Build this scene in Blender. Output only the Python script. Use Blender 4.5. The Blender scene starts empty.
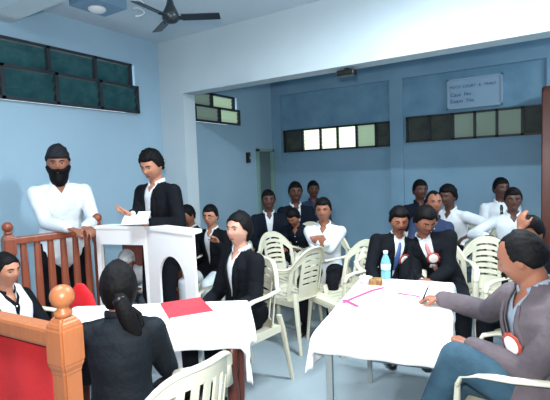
import bpy, bmesh, math, random
from mathutils import Vector, Matrix, noise
random.seed(7)
PI = math.pi
R = math.radians
V3 = Vector
col = bpy.context.scene.collection
scene = bpy.context.scene

# ------------------------------------------------------------------ camera
F = 442.0
CAMH = 1.55
YAW, PITCH, ROLL = R(32.8), R(-3.9), R(2.06)
fwd = V3((-math.sin(YAW)*math.cos(PITCH), math.cos(YAW)*math.cos(PITCH), math.sin(PITCH)))
r0 = V3((math.cos(YAW), math.sin(YAW), 0))
u0 = r0.cross(fwd)
rgt = math.cos(ROLL)*r0 - math.sin(ROLL)*u0
upv = math.sin(ROLL)*r0 + math.cos(ROLL)*u0
cd = bpy.data.cameras.new('camera')
cam = bpy.data.objects.new('camera', cd)
col.objects.link(cam)
M = Matrix((rgt, upv, -fwd)).transposed().to_4x4()
M.translation = V3((0, 0, CAMH))
cam.matrix_world = M
cd.sensor_width = 36
cd.lens = 36*F/550
cd.clip_start = .05
scene.camera = cam

def at(px, py, D):
    """point seen at px,py at optical depth D (metres)"""
    d = fwd + rgt*((px-275)/F) + upv*((200-py)/F)
    return V3((0, 0, CAMH)) + d*D

# ------------------------------------------------------------------ materials
def mat(name, c, rough=.6, c2=None, scale=6.0, bump=0.0, bscale=30.0, metal=0.0, trans=0.0, emit=None, estr=1.0, spec=.4, detail=4):
    m = bpy.data.materials.new(name)
    m.use_nodes = True
    nt = m.node_tree
    b = nt.nodes['Principled BSDF']
    b.inputs['Base Color'].default_value = (*c, 1)
    b.inputs['Roughness'].default_value = rough
    b.inputs['Metallic'].default_value = metal
    b.inputs['Specular IOR Level'].default_value = spec
    if trans:
        b.inputs['Transmission Weight'].default_value = trans
    if emit:
        b.inputs['Emission Color'].default_value = (*emit, 1)
        b.inputs['Emission Strength'].default_value = estr
    tc = nt.nodes.new('ShaderNodeTexCoord')
    if c2:
        n = nt.nodes.new('ShaderNodeTexNoise')
        n.inputs['Scale'].default_value = scale
        n.inputs['Detail'].default_value = detail
        r = nt.nodes.new('ShaderNodeValToRGB')
        r.color_ramp.elements[0].position = .35
        r.color_ramp.elements[1].position = .65
        r.color_ramp.elements[0].color = (*c, 1)
        r.color_ramp.elements[1].color = (*c2, 1)
        nt.links.new(tc.outputs['Object'], n.inputs['Vector'])
        nt.links.new(n.outputs['Fac'], r.inputs['Fac'])
        nt.links.new(r.outputs['Color'], b.inputs['Base Color'])
    if bump:
        n2 = nt.nodes.new('ShaderNodeTexNoise')
        n2.inputs['Scale'].default_value = bscale
        n2.inputs['Detail'].default_value = 5
        bp = nt.nodes.new('ShaderNodeBump')
        bp.inputs['Strength'].default_value = bump
        bp.inputs['Distance'].default_value = .02
        nt.links.new(tc.outputs['Object'], n2.inputs['Vector'])
        nt.links.new(n2.outputs['Fac'], bp.inputs['Height'])
        nt.links.new(bp.outputs['Normal'], b.inputs['Normal'])
    return m

def wood(name, c, c2, rough=.35):
    m = mat(name, c, rough)
    nt = m.node_tree
    b = nt.nodes['Principled BSDF']
    tc = nt.nodes.new('ShaderNodeTexCoord')
    mp = nt.nodes.new('ShaderNodeMapping')
    mp.inputs['Scale'].default_value = (30, 30, 3)
    n = nt.nodes.new('ShaderNodeTexNoise')
    n.inputs['Scale'].default_value = 1.5
    n.inputs['Detail'].default_value = 6
    n.inputs['Distortion'].default_value = 1.2
    r = nt.nodes.new('ShaderNodeValToRGB')
    r.color_ramp.elements[0].position = .3
    r.color_ramp.elements[1].position = .7
    r.color_ramp.elements[0].color = (*c, 1)
    r.color_ramp.elements[1].color = (*c2, 1)
    nt.links.new(tc.outputs['Object'], mp.inputs['Vector'])
    nt.links.new(mp.outputs['Vector'], n.inputs['Vector'])
    nt.links.new(n.outputs['Fac'], r.inputs['Fac'])
    nt.links.new(r.outputs['Color'], b.inputs['Base Color'])
    return m

def sh(r, g, b):
    f = lambda v: (v/255/12.92) if v/255 <= .04045 else ((v/255+.055)/1.055)**2.4
    return (f(r), f(g), f(b))

WALLC = mat("blue wall paint", sh(160, 190, 208), .7, sh(153, 184, 203), 1.2, .05, 40)
BEAMC = mat("pale blue beam paint", sh(196, 210, 216), .7, sh(190, 205, 212), 1.5, .04, 40)
BACKC = mat("blue plaster", sh(134, 170, 192), .75, sh(123, 160, 184), 1.6, .06, 30)
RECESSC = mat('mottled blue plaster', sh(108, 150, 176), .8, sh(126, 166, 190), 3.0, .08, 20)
CEILC = mat('pale ceiling paint', sh(200, 214, 222), .8, sh(194, 209, 219), 2, .03, 40)
FLOORC = mat('grey polished cement', sh(140, 156, 164), .3, sh(154, 168, 176), 1.4, .03, 8)
FRAMEC = mat('dark window frame', sh(38, 46, 52), .5, bump=.05)
LOUV = mat('dark green louvre glass', sh(40, 78, 84), .25, sh(54, 96, 100), 8)
LOUVL = mat('pale louvre glass daylit', sh(130, 155, 138), .3, emit=sh(165, 190, 160), estr=.22)
LOUVB = mat('bright louvre glass daylit', sh(190, 205, 180), .3, emit=sh(215, 228, 200), estr=.55)
LOUVD = mat('dim louvre glass', sh(86, 92, 84), .3, sh(70, 78, 74), 8)
LOUVM = mat('mid louvre glass daylit', sh(120, 140, 130), .3, emit=sh(140, 160, 145), estr=.08)
DOORC = mat('grey green door paint', sh(98, 116, 118), .6, bump=.05)
JAMBC = mat('pale green door frame', sh(134, 170, 160), .6)
SAL = wood('brown polished wood', sh(120, 62, 44), sh(142, 76, 52))
SALF = wood('orange brown polished wood', sh(142, 84, 50), sh(158, 96, 58), .4)
DWOOD = wood('dark brown wood', sh(84, 42, 34), sh(102, 52, 40))
WHITE = mat('white painted board', sh(236, 238, 238), .5)
CLOTH = mat('white table cloth', sh(240, 240, 242), .8, bump=.12, bscale=12)
PLASTIC = mat('cream white plastic', sh(206, 203, 182), .4, sh(198, 197, 178), 4)
REDP = mat('red cloth panel', sh(156, 22, 26), .75, sh(142, 18, 22), 5, .1, 40)
REDC = mat('bright red cloth', sh(214, 30, 40), .75, bump=.15)
STEEL = mat('grey painted steel', sh(150, 160, 162), .4, metal=.3)
PAPER = mat('white paper', sh(236, 238, 240), .8)
FILER = mat('red file cover', sh(206, 62, 72), .5, sh(196, 52, 66), 7)
PINK = mat('magenta ribbon', sh(206, 70, 120), .5)
BLACKP = mat('black plastic', sh(20, 22, 24), .35)
FANC = mat('dark brown fan metal', sh(34, 42, 48), .35)
GLOSSW = mat('white coil', sh(225, 232, 236), .4)
BOT = mat('clear blue plastic', sh(150, 215, 228), .12, trans=.55)
BOTLAB = mat('pale bottle label', sh(190, 225, 235), .4)
LAMPM = mat('tube lamp glow', (1, 1, 1), .5, emit=(.86, .94, 1.0), estr=10)
LAMPB = mat('lamp housing', sh(220, 225, 228), .5)
SIGNC = mat('pale blue sign board', sh(150, 180, 205), .35, sh(160, 190, 212), 2)
SIGNT = mat('sign lettering', sh(70, 100, 140), .6)
BLACKSUIT = mat('black suit wool', sh(9, 12, 17), .85, sh(15, 18, 25), 9, .7, 14, spec=.15)
DARKVEST = mat('dark vest cloth', sh(16, 24, 36), .85, bump=.4, bscale=16, spec=.15)
GREYBLAZER = mat('grey brown blazer cloth', sh(78, 72, 78), .85, sh(96, 87, 92), 5, .9, 10, spec=.15)
WSHIRT = mat('white shirt cotton', sh(222, 228, 232), .75, sh(208, 216, 224), 7, .5, 14)
GSHIRT = mat('pale blue grey shirt cotton', sh(130, 142, 156), .75, bump=.4, bscale=14)
PSHIRT = mat('pale cream shirt cotton', sh(196, 200, 196), .75, bump=.4, bscale=14)
NAVY = mat('navy cloth', sh(36, 52, 84), .8, bump=.4, bscale=14)
JEANS = mat('blue denim', sh(38, 66, 84), .85, sh(50, 82, 98), 10, .5, 16)
DTROUS = mat('dark trouser cloth', sh(16, 19, 25), .85, bump=.4, bscale=14, spec=.15)
GTROUS = mat('grey trouser cloth', sh(60, 66, 74), .85, bump=.4, bscale=14)
WTROUS = mat('white trouser cotton', sh(200, 210, 216), .8, bump=.4, bscale=14)
CHOLI = mat('blue black dress cloth', sh(10, 17, 24), .7, sh(17, 25, 33), 6, .7, 14, spec=.2)
HAIRM = mat('black hair', sh(7, 7, 9), .65, sh(12, 11, 13), 30, .2, 90, spec=.15)
HAIRG = mat('grey hair', sh(196, 200, 202), .7, sh(160, 166, 170), 40, .5, 60)
TURB = mat('dark turban cloth', sh(18, 20, 28), .8, bump=.5, bscale=10)
SHOE = mat('black leather', sh(18, 18, 20), .3)
TIEB = mat('blue tie silk', sh(70, 96, 150), .4)
TIEP = mat('pink tie silk', sh(190, 130, 130), .5)
ROSR = mat('orange red rosette satin', sh(165, 62, 48), .5)
ROSW = mat('white rosette disc', sh(236, 232, 226), .5)
LIP = mat('lips', sh(120, 62, 58), .5)
EYEW = mat('eye white', sh(150, 140, 134), .5)
EYEB = mat('dark iris', sh(20, 14, 12), .2)
SKINS = {
    'light': mat('light brown skin', sh(198, 150, 130), .5, sh(190, 142, 122), 8, .04, 60),
    'mid': mat('brown skin', sh(146, 96, 74), .55, sh(136, 86, 66), 8, .04, 60),
    'tan': mat('tan skin', sh(178, 124, 100), .5, sh(168, 114, 90), 8, .04, 60),
    'dark': mat('dark brown skin', sh(92, 60, 50), .5, sh(82, 52, 44), 8, .04, 60)}

# ------------------------------------------------------------------ mesh helpers
def tag(o, label=None, cat=None, group=None, kind=None):
    if label: o['label'] = label
    if cat: o['category'] = cat
    if group: o['group'] = group
    if kind: o['kind'] = kind
    return o

def thing(name, label, cat, loc=(0, 0, 0), rz=0, group=None):
    o = bpy.data.objects.new(name, None)
    o.empty_display_size = .1
    col.objects.link(o)
    o.location = loc
    o.rotation_euler = (0, 0, rz)
    return tag(o, label, cat, group)

def link(name, me, m, parent=None, smooth=True):
    me.name = name
    if m: me.materials.append(m)
    for p in me.polygons: p.use_smooth = smooth
    o = bpy.data.objects.new(name, me)
    col.objects.link(o)
    o.parent = parent
    return o

def obj(name, bm, m, parent=None, smooth=False):
    bmesh.ops.recalc_face_normals(bm, faces=bm.faces[:])
    me = bpy.data.meshes.new(name)
    bm.to_mesh(me)
    bm.free()
    return link(name, me, m, parent, smooth)

def struct(name, bm, m, parent=None):
    o = obj(name, bm, m, parent)
    if not parent: o['kind'] = 'structure'
    return o

def box(bm, c, s, mtx=None, bev=0):
    r = bmesh.ops.create_cube(bm, size=1)
    vs = r['verts']
    for v in vs:
        v.co = V3((v.co.x*s[0]+c[0], v.co.y*s[1]+c[1], v.co.z*s[2]+c[2]))
    if bev:
        es = list({e for v in vs for e in v.link_edges})
        g = bmesh.ops.bevel(bm, geom=es, offset=bev, segments=2, affect='EDGES', profile=.5)
        vs = list({v for f in g['faces'] for v in f.verts} | {v for v in vs if v.is_valid})
    if mtx is not None:
        for v in vs: v.co = mtx @ v.co
    return vs

def bx(a, b, bev=0):
    bm = bmesh.new()
    box(bm, [(a[i]+b[i])/2 for i in range(3)], [abs(b[i]-a[i]) for i in range(3)], bev=bev)
    return bm

def loft(bm, pts, rad, side=V3((1, 0, 0)), n=14, dome=True):
    """closed tube through pts, elliptic radii rad[i]=(rx,ry); side = x axis of the sections"""
    pts = [V3(p) for p in pts]
    rad = [(r, r) if not isinstance(r, (tuple, list)) else r for r in rad]
    k = len(pts)
    tans = []
    for i in range(k):
        t = pts[min(i+1, k-1)] - pts[max(i-1, 0)]
        tans.append(t.normalized() if t.length > 1e-9 else V3((0, 0, 1)))
    if dome:
        P, Q, T = [], [], []
        for a in (80, 55, 28):
            c, s_ = math.cos(R(a)), math.sin(R(a))
            m0 = min(rad[0])
            P.append(pts[0]-tans[0]*m0*s_); Q.append((rad[0][0]*c, rad[0][1]*c)); T.append(tans[0])
        P += pts; Q += rad; T += tans
        for a in (28, 55, 80):
            c, s_ = math.cos(R(a)), math.sin(R(a))
            m1 = min(rad[-1])
            P.append(pts[-1]+tans[-1]*m1*s_); Q.append((rad[-1][0]*c, rad[-1][1]*c)); T.append(tans[-1])
    else:
        P, Q, T = pts, rad, tans
    rings = []
    sd = side if not isinstance(side, list) else None
    for i, (p, q, t) in enumerate(zip(P, Q, T)):
        s0 = sd
        x = s0 - t*s0.dot(t)
        if x.length < .05:
            x = V3((0, 1, 0)) - t*t.y
        x.normalize()
        y = t.cross(x)
        rings.append([bm.verts.new(p + x*q[0]*math.cos(2*PI*j/n) + y*q[1]*math.sin(2*PI*j/n)) for j in range(n)])
    for a, b in zip(rings, rings[1:]):
        for j in range(n):
            bm.faces.new((a[j], a[(j+1) % n], b[(j+1) % n], b[j]))
    bm.faces.new(rings[0][::-1])
    bm.faces.new(rings[-1])

def ellip(bm, c, r, rot=None, sub=2):
    g = bmesh.ops.create_icosphere(bm, subdivisions=sub, radius=1)
    for v in g['verts']:
        p = V3((v.co.x*r[0], v.co.y*r[1], v.co.z*r[2]))
        if rot is not None: p = rot @ p
        v.co = p + V3(c)
    return g['verts']

def lathe(bm, prof, c=(0, 0, 0), n=24):
    rings = []
    for r, z in prof:
        rings.append([bm.verts.new((c[0]+r*math.cos(2*PI*j/n), c[1]+r*math.sin(2*PI*j/n), c[2]+z)) for j in range(n)])
    for a, b in zip(rings, rings[1:]):
        for j in range(n):
            bm.faces.new((a[j], a[(j+1) % n], b[(j+1) % n], b[j]))
    bm.faces.new(rings[0][::-1]); bm.faces.new(rings[-1])

def remesh(bm, vox, smooth=4):
    bmesh.ops.recalc_face_normals(bm, faces=bm.faces[:])
    me = bpy.data.meshes.new('t'); bm.to_mesh(me); bm.free()
    o = bpy.data.objects.new('t', me); col.objects.link(o)
    md = o.modifiers.new('r', 'REMESH'); md.mode = 'VOXEL'; md.voxel_size = vox; md.adaptivity = 0
    if smooth:
        sm = o.modifiers.new('s', 'SMOOTH'); sm.factor = .5; sm.iterations = smooth
    dg = bpy.context.evaluated_depsgraph_get()
    out = bpy.data.meshes.new_from_object(o.evaluated_get(dg), depsgraph=dg)
    bpy.data.objects.remove(o); bpy.data.meshes.remove(me)
    return out

def prism(outline, holes, t):
    """flat board in local xz with holes, thickness t along y; outline/holes lists of (x,z)"""
    from mathutils.geometry import delaunay_2d_cdt
    vs, es = [], []
    for loop in [outline]+holes:
        k = len(vs)
        vs += [V3(p) for p in loop]
        es += [(k+i, k+(i+1) % len(loop)) for i in range(len(loop))]
    def inside(p, loop):
        c = False
        for i in range(len(loop)):
            a, b = loop[i], loop[i-1]
            if (a[1] > p[1]) != (b[1] > p[1]) and p[0] < (b[0]-a[0])*(p[1]-a[1])/(b[1]-a[1])+a[0]: c = not c
        return c
    rv, re_, rf, _, _, _ = delaunay_2d_cdt(vs, es, [], 0, 1e-6)
    bm = bmesh.new()
    fr = [bm.verts.new((v.x, -t/2, v.y)) for v in rv]
    for f in rf:
        c = sum((rv[i] for i in f), V3((0, 0)))/len(f)
        if inside(c, outline) and not any(inside(c, h) for h in holes):
            bm.faces.new([fr[i] for i in f])
    g = bmesh.ops.extrude_face_region(bm, geom=bm.faces[:])
    for e in g['geom']:
        if isinstance(e, bmesh.types.BMVert): e.co.y += t
    bmesh.ops.delete(bm, geom=[v for v in bm.verts if not v.link_faces], context='VERTS')
    return bm

def dup(root, loc, rz, label=None, group=None, name=None):
    def cp(o, parent):
        c = o.copy(); col.objects.link(c); c.parent = parent
        for ch in [x for x in o.children]: cp(ch, c)
        return c
    r = cp(root, None)
    r.location = loc; r.rotation_euler = (0, 0, rz)
    if label: r['label'] = label
    if group: r['group'] = group
    elif 'group' in r: del r['group']
    return r

# ------------------------------------------------------------------ the room
LX, BY, RX, FY, CZ = -4.3, 6.7, 3.2, -2.6, 3.2
struct('floor', bx((LX-.2, FY-.2, -.1), (RX+.2, BY+.2, 0)), FLOORC)
struct('ceiling', bx((LX-.2, FY-.2, CZ), (RX+.2, BY+.2, CZ+.1)), CEILC)
struct('wall_front', bx((LX-.2, FY-.2, 0), (RX+.2, FY, CZ)), WALLC)
struct('wall_right', bx((RX, FY, 0), (RX+.2, BY+.2, CZ)), WALLC)
# left wall, openings for two louvre windows (y,z)
def wall_x(name, x0, x1, y0, y1, z0, z1, holes, m):
    hs = [[(a, c), (b, c), (b, d), (a, d)] for a, b, c, d in holes]
    bm = prism([(y0, z0), (y1, z0), (y1, z1), (y0, z1)], hs, abs(x1-x0))
    Mx = Matrix(((0, -1, 0, (x0+x1)/2), (1, 0, 0, 0), (0, 0, 1, 0), (0, 0, 0, 1)))
    for v in bm.verts: v.co = Mx @ v.co
    return struct(name, bm, m)
W1 = (1.1, 3.66, 2.285, 2.862)
W2 = (4.40, 5.66, 2.268, 2.70)
wall_x('wall_left', LX-.2, LX, FY-.2, BY+.2, 0, CZ, [W1, W2, (6.14, 6.62, -.0001+.001, 1.90)], WALLC)
# back wall with recesses and openings
WB1 = (-4.08, -2.165, 1.845, 2.228)
WB2 = (-1.93, -.165, 1.885, 2.262)
bm = prism([(LX, 0), (RX, 0), (RX, CZ), (LX, CZ)], [[(a, c), (b, c), (b, d), (a, d)] for a, b, c, d in (WB1, WB2)], .2)
for v in bm.verts: v.co.y += BY+.1
struct('wall_back', bm, BACKC)
# projecting pillars and band that frame the plaster panels above the windows
for a, b in ((LX, -4.12), (-2.165, -1.97), (-.14, .1)):
    struct('trim_pillar', bx((a, BY-.05, 0), (b, BY+.001, 2.836)), BACKC)
struct('trim_band', bx((LX, BY-.05, 2.836), (RX, BY+.001, CZ)), BACKC)
struct('trim_panel', bx((-4.12, BY-.012, 2.24), (-2.165, BY+.001, 2.836)), RECESSC)
struct('trim_panel.001', bx((-1.97, BY-.012, 2.275), (-.14, BY+.001, 2.836)), RECESSC)
# main beam with its pilaster on the left wall; second shallow beam nearer the camera
struct('ceiling_beam', bx((LX, 4.05, 2.53), (RX, 4.26, CZ)), BEAMC)
struct('trim_pilaster', bx((LX, 4.05, 0), (-3.905, 4.26, 2.53)), BEAMC)
struct('ceiling_beam.001', bx((LX, 2.02, 3.0), (RX, 2.25, CZ)), BEAMC)

def louvre(name, axis, fixed, u0, u1, z0, z1, mulls, mats, sign=1, slats=5, off=0):
    """one row of a louvre window: frame, mullions, panes (each pane a stack of tilted glass blades)"""
    w = tag(bpy.data.objects.new(name, None), kind='structure'); col.objects.link(w)
    def P(u, d, z): return (fixed+sign*d, u, z) if axis == 'x' else (u, fixed+sign*d, z)
    fb = bmesh.new()
    def bar(a, b, c, d, th=.05):
        p, q = P(a, off-.02, c), P(b, off+th-.02, d)
        box(fb, [(p[i]+q[i])/2 for i in range(3)], [abs(q[i]-p[i]) for i in range(3)])
    t = .028
    bar(u0, u1, z0, z0+t); bar(u0, u1, z1-t, z1); bar(u0, u0+t, z0, z1); bar(u1-t, u1, z0, z1)
    for m_ in mulls: bar(m_-t*.6, m_+t*.6, z0, z1)
    obj('window_frame', fb, FRAMEC, w)
    us = [u0]+list(mulls)+[u1]
    for k, (a, b) in enumerate(zip(us, us[1:])):
        pb = bmesh.new()
        for s in range(slats):
            zc = z0+t+(z1-z0-2*t)*(s+.5)/slats
            hh = (z1-z0-2*t)/slats*(.53 if axis == 'x' else .62)
            ang = R(-32 if axis == 'x' else -22)
            d0, d1 = off-.03-math.sin(ang)*hh, off-.03+math.sin(ang)*hh
            v = [P(a, d0, zc+hh*math.cos(ang)), P(b, d0, zc+hh*math.cos(ang)), P(b, d1, zc-hh*math.cos(ang)), P(a, d1, zc-hh*math.cos(ang))]
            th = V3(P(0, .010, 0))-V3(P(0, 0, 0))
            q = [pb.verts.new(V3(c)) for c in v]+[pb.verts.new(V3(c)+th) for c in v]
            for f in ((0, 1, 2, 3), (7, 6, 5, 4), (0, 4, 5, 1), (1, 5, 6, 2), (2, 6, 7, 3), (3, 7, 4, 0)): pb.faces.new([q[i] for i in f])
        obj('louvre_pane', pb, mats[k % len(mats)], w)
    return w
zm = 2.575
louvre('window_1', 'x', LX, 1.1, 3.60, zm, 2.862, [1.55, 2.06, 2.58, 3.11], [LOUV], slats=4)
louvre('window_2', 'x', LX, 1.1, 3.66, 2.285, zm+.03, [1.6, 2.11, 2.63, 3.14], [LOUV], slats=3, off=.03)
louvre('window_3', 'x', LX, 4.42, 5.57, 2.485, 2.70, [5.04], [LOUVM, LOUVL], slats=3)
louvre('window_4', 'x', LX, 4.42, 5.66, 2.268, 2.505, [4.64, 5.17], [LOUVM, LOUVM, LOUVL], slats=3, off=.03)
louvre('window_5', 'y', BY, WB1[0], WB1[1], WB1[2], WB1[3], [-3.70, -3.36, -3.05, -2.72, -2.40], [LOUVD, LOUVB, LOUVB, LOUVB, LOUVL, LOUVD], sign=-1, slats=5)
louvre('window_6', 'y', BY, WB2[0], WB2[1], WB2[2], WB2[3], [-1.59, -1.27, -.985, -.71, -.41], [LOUVD, LOUVD, LOUVM, LOUVM, LOUVM, LOUVD], sign=-1, slats=5)
# door in the left wall near the back corner
dr = tag(bpy.data.objects.new('door_1', None), kind='structure'); col.objects.link(dr)
bm = bx((LX-.05, 6.17, 0), (LX-.01, 6.59, 1.87)); box(bm, (LX-.005, 6.38, 1.35), (.02, .30, .7)); box(bm, (LX-.005, 6.38, .5), (.02, .30, .7))
obj('door_leaf', bm, DOORC, dr)
bm = bmesh.new()
for c, s in (((LX, 6.155, .955), (.08, .05, 1.91)), ((LX, 6.605, .955), (.08, .05, 1.91)), ((LX, 6.38, 1.895), (.08, .5, .05))): box(bm, c, s)
obj('door_frame', bm, JAMBC, dr)
bm = bmesh.new(); loft(bm, [(LX+.02, 6.24, 1.0), (LX+.02, 6.24, 1.1)], [.012, .012]); obj('door_handle', bm, STEEL, dr, True)

# dark bell box on the left wall
t = thing('switch_box', 'small dark electrical box on the blue wall beside the door', 'electrical box', (LX, 5.87, 1.70))
obj('body', bx((0, -.03, -.02), (.06, .03, .15), .006), BLACKP, t)
obj('switch', bx((.06, -.012, .04), (.072, .012, .08)), STEEL, t)
# sign board on the back wall
t = thing('sign_board', 'pale rectangular lettered sign board on the back wall above right window', 'sign', (-.985, BY-.012, 2.31))
obj('board', bx((-.35, -.03, 0), (.35, 0, .41), .004), SIGNC, t)
bm = bmesh.new()
for c, s in (((0, -.034, .40), (.7, .02, .02)), ((0, -.034, .01), (.7, .02, .02)), ((-.34, -.034, .205), (.02, .02, .41)), ((.34, -.034, .205), (.02, .02, .41))): box(bm, c, s)
obj('frame', bm, mat('sign frame', sh(160, 186, 204), .5), t)
def text(s, x, z, size, m, parent, y=-.033):
    cu = bpy.data.curves.new('lettering', 'FONT'); cu.body = s; cu.size = size; cu.extrude = .001
    o = bpy.data.objects.new('lettering', cu); col.objects.link(o)
    o.rotation_euler = (PI/2, 0, 0); o.location = (x, y, z)
    dg = bpy.context.evaluated_depsgraph_get()
    me = bpy.data.meshes.new_from_object(o.evaluated_get(dg), depsgraph=dg)
    me.transform(o.matrix_basis)
    bpy.data.objects.remove(o)
    return link('lettering', me, m, parent, False)
for wd, x, z, sz in (('MOOT', -.32, .28, .05), ('COURT', -.15, .28, .05), ('&', .055, .28, .05), ('TRIALS', .12, .28, .05),
                     ('Case', -.31, .17, .07), ('No', -.13, .17, .07), ('Exam', -.31, .08, .075), ('No', -.10, .08, .075)):
    text(wd, x, z, sz, SIGNT, t)

# dark fitting under the main beam
t = thing('beam_speaker', 'small dark box fixed under the pale blue beam', 'speaker', (-1.78, 4.16, 2.53))
obj('body', bx((-.09, -.05, -.075), (.09, .05, -.02), .01), BLACKP, t)
obj('bracket', bx((-.02, -.02, -.03), (.02, .02, 0)), FANC, t)

# blue ceiling box with a round lamp
t = thing('ceiling_box', 'square blue box on the ceiling with a pale round lamp', 'ceiling box', (-3.58, 2.68, 3.1))
obj('body', bx((-.175, -.19, 0), (.16, .19, .1), .01), mat('mid blue paint', sh(116, 148, 172), .6), t)
bm = bmesh.new(); lathe(bm, [(.08, .0), (.08, -.015), (.06, -.03), (.02, -.035)], (-.03, .0, 0)); obj('lamp_cover', bm, WHITE, t, True)

# ceiling fan
t = thing('ceiling_fan', 'dark ceiling fan with long straight blades on a rod', 'fan', (-2.56, 2.565, 2.76))
bm = bmesh.new(); lathe(bm, [(.018, .16), (.03, .10), (.055, .05), (.068, .02), (.065, -.01), (.045, -.03), (.015, -.04)]); obj('motor', bm, FANC, t, True)
bm = bmesh.new(); lathe(bm, [(.012, .10), (.012, .44)], n=10); obj('rod', bm, FANC, t, True)
bm = bmesh.new(); lathe(bm, [(.02, .34), (.05, .38), (.065, .44)]); obj('canopy', bm, FANC, t, True)
for a in (33, -84, 153):
    bm = bmesh.new()
    Mz = Matrix.Rotation(R(a), 4, 'Z') @ Matrix.Rotation(R(-14), 4, 'X')
    box(bm, (.235, 0, .005), (.30, .085, .006), Mz, .002)
    b = obj('blade', bm, FANC, t)
    bm = bmesh.new(); box(bm, (.09, 0, .0), (.07, .035, .012), Mz); obj('blade_iron', bm, FANC, b)

# loose white coil hanging from the ceiling near the fan
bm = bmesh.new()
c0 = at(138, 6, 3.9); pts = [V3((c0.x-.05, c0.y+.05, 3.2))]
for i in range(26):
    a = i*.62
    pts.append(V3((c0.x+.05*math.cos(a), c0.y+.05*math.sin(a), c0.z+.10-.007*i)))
loft(bm, pts, [.006]*len(pts), n=8)  # thin white tube wound into a hanging coil
tag(obj('ceiling_coil', bm, GLOSSW, None, True), 'white coil hanging from the ceiling left of the fan', 'cable')

# brown wooden cupboard at the right edge by the back wall
t = thing('wooden_cupboard', 'tall reddish brown wooden cupboard by the back wall at far right', 'cupboard', (.3, 6.38, 0))
obj('carcass', bx((-.48, -.22, .05), (.5, .22, 2.42), .03), DWOOD, t)
for s in (-1, 1):
    d = obj('door', bx((.005+s*.245-.235, -.245, .12), (.005+s*.245+.235, -.22, 2.36), .008), DWOOD, t)
    bm = bmesh.new(); loft(bm, [(.005+s*.05, -.26, 1.15), (.005+s*.05, -.26, 1.3)], [.009, .009]); obj('handle', bm, STEEL, d, True)
for x in (-.42, .44):
    for y in (-.17, .17): obj('foot', bx((x-.04, y-.04, 0), (x+.04, y+.04, .06)), DWOOD, t)

# fluorescent tube lamps on the ceiling of the front bay (above the frame)
def tube_lamp(x, y, rz, lab, power):
    t = thing('tube_lamp', lab, 'lamp', (x, y, CZ), rz)
    obj('housing', bx((-.62, -.04, -.05), (.62, .04, 0)), LAMPB, t)
    bm = bmesh.new(); loft(bm, [(-.58, 0, -.075), (.58, 0, -.075)], [.016, .016], V3((0, 1, 0)), 12); obj('tube', bm, LAMPM, t, True)
    l = bpy.data.lights.new('tube_light', 'AREA'); l.shape = 'RECTANGLE'; l.size = 1.2; l.size_y = .06; l.energy = power; l.color = (.86, .95, 1)
    o = bpy.data.objects.new('tube_light', l); col.objects.link(o); o.parent = t; o.location = (0, 0, -.1)
tube_lamp(-.55, 2.6, 0, 'white fluorescent tube lamp on the ceiling above the right table', 46)
tube_lamp(-2.0, .6, PI/2, 'white fluorescent tube lamp on the ceiling over the front railing', 26)
tube_lamp(1.6, 5.4, PI/2, 'white fluorescent tube lamp on the ceiling of the rear bay', 30)

# ------------------------------------------------------------------ railings
def post(parent, x, y, top, w=.08, m=SAL, base=0.0):
    bm = bmesh.new()
    h = w/2
    prof = [(h*.78, base), (h*.78, top-.26), (h, top-.235), (h, top-.125), (h*.8, top-.105), (h*.5, top-.092)]
    rings = [[bm.verts.new((x+sx*r, y+sy*r, z)) for sx, sy in ((-1, -1), (1, -1), (1, 1), (-1, 1))] for r, z in prof]
    for a, b in zip(rings, rings[1:]):
        for j in range(4): bm.faces.new((a[j], a[(j+1) % 4], b[(j+1) % 4], b[j]))
    bm.faces.new(rings[0][::-1]); bm.faces.new(rings[-1])
    bmesh.ops.bevel(bm, geom=[e for e in bm.edges], offset=.006, segments=2, affect='EDGES')
    p = obj('post', bm, m, parent)
    bm = bmesh.new()
    lathe(bm, [(h*.55, top-.097), (h*.66, top-.088), (h*.66, top-.080), (h*.40, top-.072)]+[(h*.9*math.cos(R(a)), top-h*.9+h*.9*math.sin(R(a))) for a in range(-60, 89, 15)], (x, y, 0), 28)
    obj('finial', bm, m, p, True)
    return p

# rear dock railing, runs away from the camera
ax, ay, cx_, cy_ = -3.45, 1.668, -3.325, 2.34
t = thing('dock_railing', 'brown wooden baluster railing in front of the bearded man', 'railing', (ax, ay, 0))
dx, dy = cx_-ax, cy_-ay
L_ = math.hypot(dx, dy); ra = math.atan2(dy, dx); t.rotation_euler = (0, 0, ra)
post(t, 0, 0, 1.235, .085); post(t, L_, 0, 1.235, .085)
obj('top_rail', bx((0, -.035, 1.06), (L_, .035, 1.115), .01), SAL, t)
obj('bottom_rail', bx((0, -.02, .12), (L_, .02, .18), .006), SAL, t)
for i in range(6):
    u = L_*(i+1)/7
    bm = bmesh.new()
    loft(bm, [(u, 0, .17), (u, 0, .5), (u, 0, .75), (u, 0, 1.07)], [(.022, .016), (.03, .018), (.03, .018), (.024, .016)], V3((1, 0, 0)), 8, False)
    obj('baluster', bm, SAL, t, False)

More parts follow.
